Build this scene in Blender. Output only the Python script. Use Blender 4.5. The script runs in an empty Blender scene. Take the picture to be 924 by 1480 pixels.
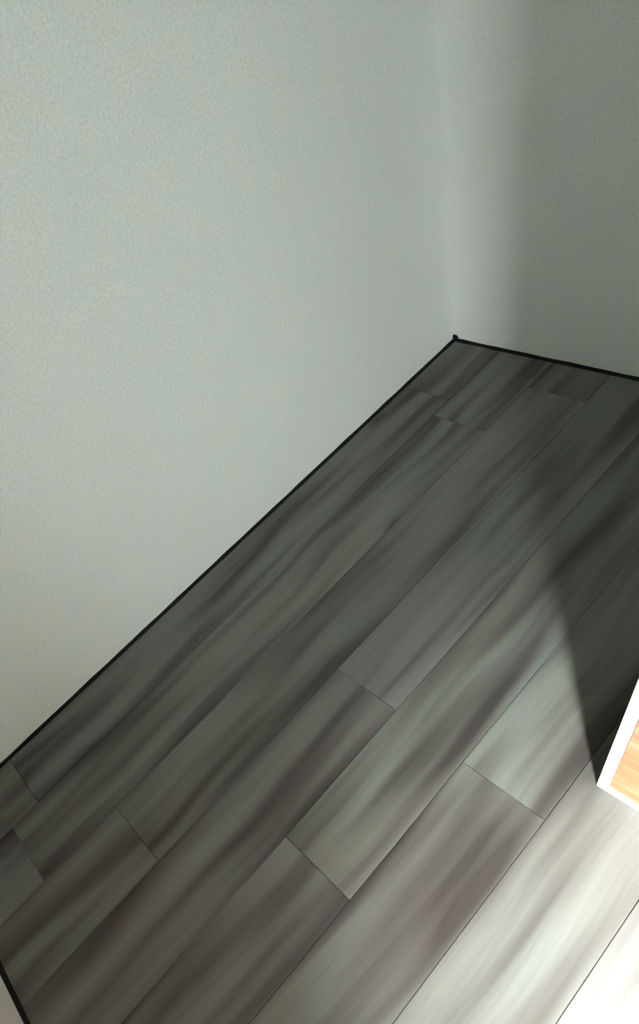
import bpy, bmesh, math, random
from mathutils import Matrix, Vector

# ------------------------------------------------------------------ camera, light, exposure
scene = bpy.context.scene
COL = scene.collection
scene.view_settings.view_transform = 'Standard'
scene.view_settings.look = 'None'
scene.view_settings.gamma = 1.0
scene.view_settings.use_curve_mapping = False
scene.view_settings.exposure = 0.36

FW, FH = 924, 1480
F_PX, CX, CY = 855.83, 376.45, 882.03          # focal length and optical centre of the photograph
cam_d = bpy.data.cameras.new('camera')
cam = bpy.data.objects.new('camera', cam_d)
COL.objects.link(cam)
cam_d.sensor_fit = 'VERTICAL'
cam_d.sensor_height = 36.0
cam_d.lens = F_PX / FH * 36.0
cam_d.shift_x = (FW / 2 - CX) / FH
cam_d.shift_y = (CY - FH / 2) / FH
cam_d.clip_start = 0.02
right = Vector((0.65911967, 0.68998534, -0.29913455))
down = Vector((0.45692316, -0.68335254, -0.56943001))
fwd = Vector((-0.59731272, 0.23864102, -0.76568139))
m = Matrix.Identity(4)
for i in range(3):
    m[i][0], m[i][1], m[i][2] = right[i], -down[i], -fwd[i]
m.translation = Vector((1.32183, -1.73988, 1.35))
cam.matrix_world = m
scene.camera = cam

# room extents (metres): corner of the photo at the origin
W, L, H = 2.66, 2.402, 2.45                     # right wall x=W, front wall y=-L
OX0, OX1, OZ0, OZ1 = 2.13, 2.46, 0.03, 1.80     # the tall glazed opening in the front wall

world = bpy.data.worlds.new('hazy_sky')
scene.world = world
world.use_nodes = True
bg = world.node_tree.nodes['Background']
bg.inputs[0].default_value = (0.925, 0.97, 0.995, 1)
bg.inputs[1].default_value = 46.0

sun_d = bpy.data.lights.new('sun_offscreen', 'SUN')
sun_d.energy = 225.0
sun_d.angle = math.radians(35)
sun_d.color = (0.90, 0.97, 1.0)
sun = bpy.data.objects.new('sun_offscreen', sun_d)
COL.objects.link(sun)
sun_dir = Vector((-0.83, 0.98, -1.86)).normalized()
sun.rotation_euler = sun_dir.to_track_quat('-Z', 'Y').to_euler()
sun.location = (4, -6, 6)

# daylight portal in the opening (only guides sampling of the sky)
por_d = bpy.data.lights.new('window_front_offscreen', 'AREA')
por_d.shape = 'RECTANGLE'
por_d.size = OX1 - OX0
por_d.size_y = OZ1 - OZ0
por_d.cycles.is_portal = True
por = bpy.data.objects.new('window_front_offscreen', por_d)
COL.objects.link(por)
por.location = ((OX0 + OX1) / 2, -L - 0.075, (OZ0 + OZ1) / 2)
por.rotation_euler = (math.radians(90), 0, 0)    # -Z points to +Y

random.seed(4)


# ------------------------------------------------------------------ helpers
def new_mat(name, rough=0.6, spec=0.3):
    mt = bpy.data.materials.new(name)
    mt.use_nodes = True
    nt = mt.node_tree
    b = nt.nodes['Principled BSDF']
    b.inputs['Roughness'].default_value = rough
    b.inputs['Specular IOR Level'].default_value = spec
    return mt, nt, b


def node(nt, kind, **kw):
    n = nt.nodes.new(kind)
    for k, v in kw.items():
        if k in n.inputs:
            n.inputs[k].default_value = v
        else:
            setattr(n, k, v)
    return n


def ramp(nt, stops):
    r = nt.nodes.new('ShaderNodeValToRGB')
    el = r.color_ramp.elements
    while len(el) < len(stops):
        el.new(0.5)
    for e, (p, c) in zip(el, stops):
        e.position = p
        e.color = (*c, 1)
    return r


def srgb(r, g, b):
    f = lambda c: (c / 255 / 12.92) if c / 255 <= 0.04045 else ((c / 255 + 0.055) / 1.055) ** 2.4
    return (f(r), f(g), f(b))


def mesh_obj(name, bm, mat, parent=None, smooth=False):
    me = bpy.data.meshes.new(name)
    bmesh.ops.recalc_face_normals(bm, faces=bm.faces)
    bm.to_mesh(me)
    bm.free()
    if smooth:
        for p in me.polygons:
            p.use_smooth = True
    if mat:
        me.materials.append(mat)
    o = bpy.data.objects.new(name, me)
    COL.objects.link(o)
    if parent:
        o.parent = parent
    return o


def add_box(bm, x0, x1, y0, y1, z0, z1, bevel=0.0, seg=1):
    r = bmesh.ops.create_cube(bm, size=1.0)
    vs = r['verts']
    for v in vs:
        v.co = Vector(((x0 + x1) / 2 + v.co.x * (x1 - x0),
                       (y0 + y1) / 2 + v.co.y * (y1 - y0),
                       (z0 + z1) / 2 + v.co.z * (z1 - z0)))
    if bevel:
        es = list({e for v in vs for e in v.link_edges})
        bmesh.ops.bevel(bm, geom=es, offset=bevel, segments=seg, affect='EDGES', profile=0.5)


def structure(o, label, cat):
    o['kind'] = 'structure'
    o['label'] = label
    o['category'] = cat
    return o


# ------------------------------------------------------------------ materials
def paint_material(name, base, warm, scuff=False):
    mt, nt, b = new_mat(name, 0.75, 0.2)
    geo = node(nt, 'ShaderNodeNewGeometry')
    n1 = node(nt, 'ShaderNodeTexNoise', Scale=9.0, Detail=6.0, Roughness=0.7)
    nt.links.new(geo.outputs['Position'], n1.inputs['Vector'])
    r = ramp(nt, [(0.38, base), (0.66, warm)])
    nt.links.new(n1.outputs['Fac'], r.inputs[0])
    n2 = node(nt, 'ShaderNodeTexNoise', Scale=170.0, Detail=3.0, Roughness=0.7)
    nt.links.new(geo.outputs['Position'], n2.inputs['Vector'])
    r2 = ramp(nt, [(0.30, (0.80, 0.80, 0.80)), (0.70, (1.0, 1.0, 1.0))])
    nt.links.new(n2.outputs['Fac'], r2.inputs[0])
    mx = node(nt, 'ShaderNodeMix', data_type='RGBA', blend_type='MULTIPLY')
    mx.inputs[0].default_value = 1.0
    nt.links.new(r.outputs[0], mx.inputs[6])
    nt.links.new(r2.outputs[0], mx.inputs[7])
    nt.links.new(mx.outputs[2], b.inputs['Base Color'])
    bp = node(nt, 'ShaderNodeBump', Strength=0.15, Distance=0.002)
    nt.links.new(n2.outputs['Fac'], bp.inputs['Height'])
    nt.links.new(bp.outputs[0], b.inputs['Normal'])
    return mt


M_WALL = paint_material('wall_paint', (0.765, 0.815, 0.790), (0.80, 0.83, 0.745))
M_CEIL = paint_material('ceiling_paint', (0.85, 0.86, 0.84), (0.87, 0.87, 0.84))


def plank_material():
    mt, nt, b = new_mat('grey_wood_plank', 0.5, 0.25)
    tc = node(nt, 'ShaderNodeTexCoord')
    oi = node(nt, 'ShaderNodeObjectInfo')
    mul = node(nt, 'ShaderNodeMath', operation='MULTIPLY')
    mul.inputs[1].default_value = 37.0
    nt.links.new(oi.outputs['Random'], mul.inputs[0])
    comb = node(nt, 'ShaderNodeCombineXYZ')
    nt.links.new(mul.outputs[0], comb.inputs[0])
    nt.links.new(mul.outputs[0], comb.inputs[2])
    add = node(nt, 'ShaderNodeVectorMath', operation='ADD')
    nt.links.new(tc.outputs['Object'], add.inputs[0])
    nt.links.new(comb.outputs[0], add.inputs[1])
    # slow wander of the grain
    nw = node(nt, 'ShaderNodeTexNoise', Scale=2.6, Detail=1.0)
    nt.links.new(add.outputs[0], nw.inputs['Vector'])
    sub = node(nt, 'ShaderNodeVectorMath', operation='SUBTRACT')
    sub.inputs[1].default_value = (0.5, 0.5, 0.5)
    nt.links.new(nw.outputs['Color'], sub.inputs[0])
    scl = node(nt, 'ShaderNodeVectorMath', operation='MULTIPLY')
    scl.inputs[1].default_value = (0.05, 0.0, 0.0)
    nt.links.new(sub.outputs[0], scl.inputs[0])
    add2 = node(nt, 'ShaderNodeVectorMath', operation='ADD')
    nt.links.new(add.outputs[0], add2.inputs[0])
    nt.links.new(scl.outputs[0], add2.inputs[1])

    def stretched(sx, sy, scale, detail, rough=0.5):
        mp = node(nt, 'ShaderNodeMapping')
        mp.inputs['Scale'].default_value = (sx, sy, 1.0)
        nt.links.new(add2.outputs[0], mp.inputs['Vector'])
        n = node(nt, 'ShaderNodeTexNoise', Scale=scale, Detail=detail, Roughness=rough)
        nt.links.new(mp.outputs[0], n.inputs['Vector'])
        return n
    broad = stretched(1.0, 0.08, 17.5, 1.0)
    fine = stretched(1.0, 0.035, 120.0, 3.0, 0.6)
    patch = stretched(1.0, 0.45, 4.5, 1.0)
    r = ramp(nt, [(0.25, (0.050, 0.043, 0.039)), (0.40, (0.104, 0.096, 0.088)),
                  (0.54, (0.158, 0.155, 0.142)), (0.72, (0.192, 0.191, 0.174))])
    nt.links.new(broad.outputs['Fac'], r.inputs[0])
    rf = ramp(nt, [(0.30, (0.90, 0.89, 0.88)), (0.65, (1.03, 1.06, 1.06))])
    nt.links.new(fine.outputs['Fac'], rf.inputs[0])
    m1 = node(nt, 'ShaderNodeMix', data_type='RGBA', blend_type='MULTIPLY')
    m1.inputs[0].default_value = 1.0
    nt.links.new(r.outputs[0], m1.inputs[6])
    nt.links.new(rf.outputs[0], m1.inputs[7])
    rp = ramp(nt, [(0.35, (1.0, 0.965, 0.945)), (0.65, (0.965, 1.0, 0.985))])
    nt.links.new(patch.outputs['Fac'], rp.inputs[0])
    m2 = node(nt, 'ShaderNodeMix', data_type='RGBA', blend_type='MULTIPLY')
    m2.inputs[0].default_value = 1.0
    nt.links.new(m1.outputs[2], m2.inputs[6])
    nt.links.new(rp.outputs[0], m2.inputs[7])
    # small knots
    mpk = node(nt, 'ShaderNodeMapping')
    mpk.inputs['Scale'].default_value = (1.0, 0.35, 1.0)
    nt.links.new(add2.outputs[0], mpk.inputs['Vector'])
    vor = node(nt, 'ShaderNodeTexVoronoi', Scale=6.0)
    nt.links.new(mpk.outputs[0], vor.inputs['Vector'])
    rk = ramp(nt, [(0.02, (0.45, 0.42, 0.40)), (0.13, (1.0, 1.0, 1.0))])
    nt.links.new(vor.outputs['Distance'], rk.inputs[0])
    m3 = node(nt, 'ShaderNodeMix', data_type='RGBA', blend_type='MULTIPLY')
    m3.inputs[0].default_value = 1.0
    nt.links.new(m2.outputs[2], m3.inputs[6])
    nt.links.new(rk.outputs[0], m3.inputs[7])
    m4 = node(nt, 'ShaderNodeMix', data_type='RGBA', blend_type='MULTIPLY')   # tone of the single plank
    m4.inputs[0].default_value = 1.0
    nt.links.new(m3.outputs[2], m4.inputs[6])
    nt.links.new(oi.outputs['Color'], m4.inputs[7])
    nt.links.new(m4.outputs[2], b.inputs['Base Color'])
    bp = node(nt, 'ShaderNodeBump', Strength=0.2, Distance=0.001)
    nt.links.new(fine.outputs['Fac'], bp.inputs['Height'])
    nt.links.new(bp.outputs[0], b.inputs['Normal'])
    return mt


M_PLANK = plank_material()


def plain(name, col, rough=0.6, spec=0.3, amp=0.08, scale=40.0):
    mt, nt, b = new_mat(name, rough, spec)
    geo = node(nt, 'ShaderNodeNewGeometry')
    n = node(nt, 'ShaderNodeTexNoise', Scale=scale, Detail=3.0)
    nt.links.new(geo.outputs['Position'], n.inputs['Vector'])
    r = ramp(nt, [(0.3, tuple(c * (1 - amp) for c in col)), (0.7, tuple(min(1, c * (1 + amp)) for c in col))])
    nt.links.new(n.outputs['Fac'], r.inputs[0])
    nt.links.new(r.outputs[0], b.inputs['Base Color'])
    return mt


M_SUB = plain('dark_underlay', (0.010, 0.009, 0.009), 0.9, 0.1)
M_BEAD = plain('black_bead', (0.012, 0.012, 0.012), 0.7, 0.1)  # near-black tone for the wall-foot bead and corner lump
M_WHITE = plain('white_edging', (0.86, 0.86, 0.85), 0.5, 0.3, 0.03)
M_FRAME = plain('white_window_frame', (0.80, 0.80, 0.79), 0.4, 0.4, 0.03)
M_METAL = plain('brushed_metal', (0.55, 0.55, 0.54), 0.35, 0.5, 0.05)
M_METAL.node_tree.nodes['Principled BSDF'].inputs['Metallic'].default_value = 1.0
M_GROUND = plain('dark_paving', (0.07, 0.07, 0.068), 0.9, 0.1, 0.1, 6.0)


def wood_material():
    mt, nt, b = new_mat('pale_orange_wood', 0.55, 0.25)
    geo = node(nt, 'ShaderNodeNewGeometry')
    mp = node(nt, 'ShaderNodeMapping')
    mp.inputs['Scale'].default_value = (0.16, 1.0, 1.0)
    mp.inputs['Rotation'].default_value = (0.0, math.radians(-6), 0.0)
    nt.links.new(geo.outputs['Position'], mp.inputs['Vector'])
    n1 = node(nt, 'ShaderNodeTexNoise', Scale=26.0, Detail=3.0, Distortion=0.6)
    nt.links.new(mp.outputs[0], n1.inputs['Vector'])
    r = ramp(nt, [(0.33, (0.50, 0.165, 0.075)), (0.50, (0.56, 0.215, 0.115)), (0.66, (0.66, 0.31, 0.19))])
    nt.links.new(n1.outputs['Fac'], r.inputs[0])
    nt.links.new(r.outputs[0], b.inputs['Base Color'])
    return mt


M_WOOD = wood_material()


def glass_material():
    mt = bpy.data.materials.new('window_glass')
    mt.use_nodes = True
    nt = mt.node_tree
    nt.nodes.clear()
    out = node(nt, 'ShaderNodeOutputMaterial')
    tr = node(nt, 'ShaderNodeBsdfTransparent')
    gl = node(nt, 'ShaderNodeBsdfGlossy', Roughness=0.02)
    mx = node(nt, 'ShaderNodeMixShader')
    mx.inputs[0].default_value = 0.05
    nt.links.new(tr.outputs[0], mx.inputs[1])
    nt.links.new(gl.outputs[0], mx.inputs[2])
    nt.links.new(mx.outputs[0], out.inputs[0])
    return mt


M_GLASS = glass_material()

# ------------------------------------------------------------------ the room
T, TF = 0.12, 0.08
bm = bmesh.new()
add_box(bm, -T, W + T, -L - T, T, -0.10, -0.012)
floor = structure(mesh_obj('floor', bm, M_SUB), 'dark grey-brown wood-look plank floor running along the long pale wall', 'floor')

bm = bmesh.new()
add_box(bm, -T, 0, -L - T, T, -0.012, H)
structure(mesh_obj('wall_left', bm, M_WALL), 'plain pale grey-green wall along the length of the planks', 'wall')
bm = bmesh.new()
add_box(bm, 0, W + T, 0, T, -0.012, H)
structure(mesh_obj('wall_back', bm, M_WALL), 'pale grey-green end wall with a soft light band beside the corner', 'wall')
bm = bmesh.new()                                                   # front wall built around its opening
add_box(bm, 0, OX0, -L - TF, -L, -0.012, H)
add_box(bm, OX1, W + T, -L - TF, -L, -0.012, H)
add_box(bm, OX0, OX1, -L - TF, -L, OZ1, H)
add_box(bm, OX0, OX1, -L - TF, -L, -0.012, OZ0)
structure(mesh_obj('wall_front', bm, M_WALL), 'pale end wall opposite the lit corner, only its foot showing', 'wall')
bm = bmesh.new()
add_box(bm, W, W + T, -L, 0, -0.012, H)
structure(mesh_obj('wall_right', bm, M_WALL), 'pale wall behind and beside the white-edged cabinet', 'wall')
bm = bmesh.new()
add_box(bm, -T, W + T, -L - T, T, H, H + 0.1)
structure(mesh_obj('ceiling', bm, M_CEIL), 'plain white ceiling over the bare room', 'ceiling')

# tall glazed window in the front wall
bm = bmesh.new()
fw = 0.025
y0, y1 = -L - 0.07, -L - 0.03
add_box(bm, OX0, OX0 + fw, y0, y1, OZ0, OZ1)
add_box(bm, OX1 - fw, OX1, y0, y1, OZ0, OZ1)
add_box(bm, OX0 + fw, OX1 - fw, y0, y1, OZ0, OZ0 + fw)
add_box(bm, OX0 + fw, OX1 - fw, y0, y1, OZ1 - fw, OZ1)
win = structure(mesh_obj('window_1', bm, M_FRAME), 'tall narrow window with a white frame letting in daylight', 'window')
bm = bmesh.new()
add_box(bm, OX0 + fw - 0.004, OX1 - fw + 0.004, -L - 0.053, -L - 0.047, OZ0 + fw - 0.004, OZ1 - fw + 0.004)
mesh_obj('pane', bm, M_GLASS, win)

bm = bmesh.new()
add_box(bm, -14, 14, -14, 14, -0.35, -0.25)
structure(mesh_obj('ground', bm, M_GROUND), 'dark paved ground outside the window', 'ground')

# ------------------------------------------------------------------ floor planks
PW, PL, GAP = 0.1958, 1.83, 0.0009
X_FIRST = 0.0031
joint_y = [-0.30, -2.22, -1.98, -1.331, -1.730, -1.341, -0.55, -0.95, -0.50, -1.20, -1.9, -0.9, -1.4]
EDGE = 0.008
mesh_cache = {}


def plank_mesh(w, l):
    key = (round(w, 4), round(l, 4))
    if key in mesh_cache:
        return mesh_cache[key]
    bm = bmesh.new()
    c, t = 0.0010, 0.012
    hw, hl = w / 2 - GAP / 2, l / 2 - GAP / 2
    lo = [bm.verts.new((sx * hw, sy * hl, -t)) for sx, sy in ((-1, -1), (1, -1), (1, 1), (-1, 1))]
    mi = [bm.verts.new((sx * hw, sy * hl, -c)) for sx, sy in ((-1, -1), (1, -1), (1, 1), (-1, 1))]
    hi = [bm.verts.new((sx * (hw - c), sy * (hl - c), 0)) for sx, sy in ((-1, -1), (1, -1), (1, 1), (-1, 1))]
    for a in range(4):
        b = (a + 1) % 4
        bm.faces.new((lo[a], lo[b], mi[b], mi[a]))
        bm.faces.new((mi[a], mi[b], hi[b], hi[a]))
    bm.faces.new(hi)
    bm.faces.new(lo[::-1])
    me = bpy.data.meshes.new('plank')
    bm.to_mesh(me)
    bm.free()
    me.materials.append(M_PLANK)
    mesh_cache[key] = me
    return me


for k, jy in enumerate(joint_y):
    xa = max(X_FIRST + k * PW, EDGE)
    xb = min(X_FIRST + (k + 1) * PW, W - 0.004)
    if xb - xa < 0.02:
        continue
    cuts = [-EDGE]
    y = jy
    while y + PL < -EDGE - 0.02:
        y += PL
    while y > -L + EDGE + 0.02:
        cuts.append(y)
        y -= PL
    cuts.append(-L + EDGE)
    for a, b in zip(cuts[:-1], cuts[1:]):
        o = bpy.data.objects.new('plank', plank_mesh(xb - xa, a - b))
        COL.objects.link(o)
        o.location = ((xa + xb) / 2, (a + b) / 2, random.uniform(-0.0004, 0.0))
        o.parent = floor
        tone = random.uniform(0.94, 1.05)
        o.color = (tone, tone * random.uniform(0.98, 1.01), tone * random.uniform(0.95, 1.02), 1)


# ------------------------------------------------------------------ low near-black bead along the foot of the walls
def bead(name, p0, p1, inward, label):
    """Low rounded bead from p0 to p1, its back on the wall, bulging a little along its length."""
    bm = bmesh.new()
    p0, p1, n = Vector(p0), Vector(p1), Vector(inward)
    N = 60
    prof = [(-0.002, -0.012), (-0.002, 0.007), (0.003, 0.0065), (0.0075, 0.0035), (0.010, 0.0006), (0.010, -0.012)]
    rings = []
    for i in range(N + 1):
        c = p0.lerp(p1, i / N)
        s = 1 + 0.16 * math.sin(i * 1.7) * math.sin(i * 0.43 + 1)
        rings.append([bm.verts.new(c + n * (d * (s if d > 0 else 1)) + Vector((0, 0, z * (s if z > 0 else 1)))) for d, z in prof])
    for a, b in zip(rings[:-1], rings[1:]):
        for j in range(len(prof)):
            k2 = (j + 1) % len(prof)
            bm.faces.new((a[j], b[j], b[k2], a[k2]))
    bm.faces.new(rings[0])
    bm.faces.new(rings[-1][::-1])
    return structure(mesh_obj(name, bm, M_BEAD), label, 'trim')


bead('trim_1', (0, 0, 0), (0, -L, 0), (1, 0, 0), 'thin black line where the planks run along the long wall')
t2 = bead('trim_2', (0, 0, 0), (W, 0, 0), (0, -1, 0), 'black line at the foot of the end wall in the far corner')
bead('trim_3', (0, -L, 0), (W, -L, 0), (0, 1, 0), 'black line at the foot of the wall opposite the corner')
# small dark lump reaching up the corner
bm = bmesh.new()
bmesh.ops.create_icosphere(bm, subdivisions=3, radius=1.0)
for v in bm.verts:
    d = 1 + 0.22 * math.sin(v.co.x * 7 + 1) * math.sin(v.co.z * 6) + 0.12 * math.sin(v.co.y * 11)
    v.co = Vector((0.008 + v.co.x * 0.012 * d, -0.004 + v.co.y * 0.006 * d, 0.010 + v.co.z * 0.012 * d))
mesh_obj('dark_lump', bm, M_BEAD, t2, True)

# ------------------------------------------------------------------ the cabinet at the right
CX0, CX1, CYF, CYB, CH = 1.214, 1.960, -1.216, -0.80, 1.30
cab = bpy.data.objects.new('cabinet', None)
COL.objects.link(cab)
cab.location = ((CX0 + CX1) / 2, (CYF + CYB) / 2, 0)
cab['label'] = 'white-edged cabinet with a pale orange wood front standing on the planks'
cab['category'] = 'cabinet'


def cpart(name, x0, x1, y0, y1, z0, z1, mat, bev=0.001, parent=None):
    bm = bmesh.new()
    add_box(bm, x0, x1, y0, y1, z0, z1, bev, 2)
    bmesh.ops.translate(bm, verts=bm.verts, vec=-cab.location)
    return mesh_obj(name, bm, mat, parent or cab)


TH = 0.020
cpart('side_panel', CX0, CX0 + TH, CYF, CYB, 0, CH, M_WHITE)
cpart('side_panel', CX1 - TH, CX1, CYF, CYB, 0, CH, M_WHITE)
cpart('bottom_rail', CX0 + TH - .001, CX1 - TH + .001, CYF + .0005, CYF + 0.02, 0, 0.024, M_WHITE)
cpart('bottom_panel', CX0 + TH - .001, CX1 - TH + .001, CYF + 0.02, CYB - 0.004, 0.006, 0.024, M_WHITE)
cpart('top_panel', CX0 + TH - .001, CX1 - TH + .001, CYF + .0005, CYB - 0.004, CH - 0.02, CH, M_WHITE)
cpart('back_panel', CX0 + TH - .001, CX1 - TH + .001, CYB - 0.008, CYB - .001, 0.012, CH - 0.01, M_WHITE)
door = cpart('door', CX0 + TH + .001, CX1 - TH - .001, CYF + 0.003, CYF + 0.021, 0.0245, CH - 0.021, M_WOOD, 0.0012)
door['label'] = 'pale orange wood-grain front panel'
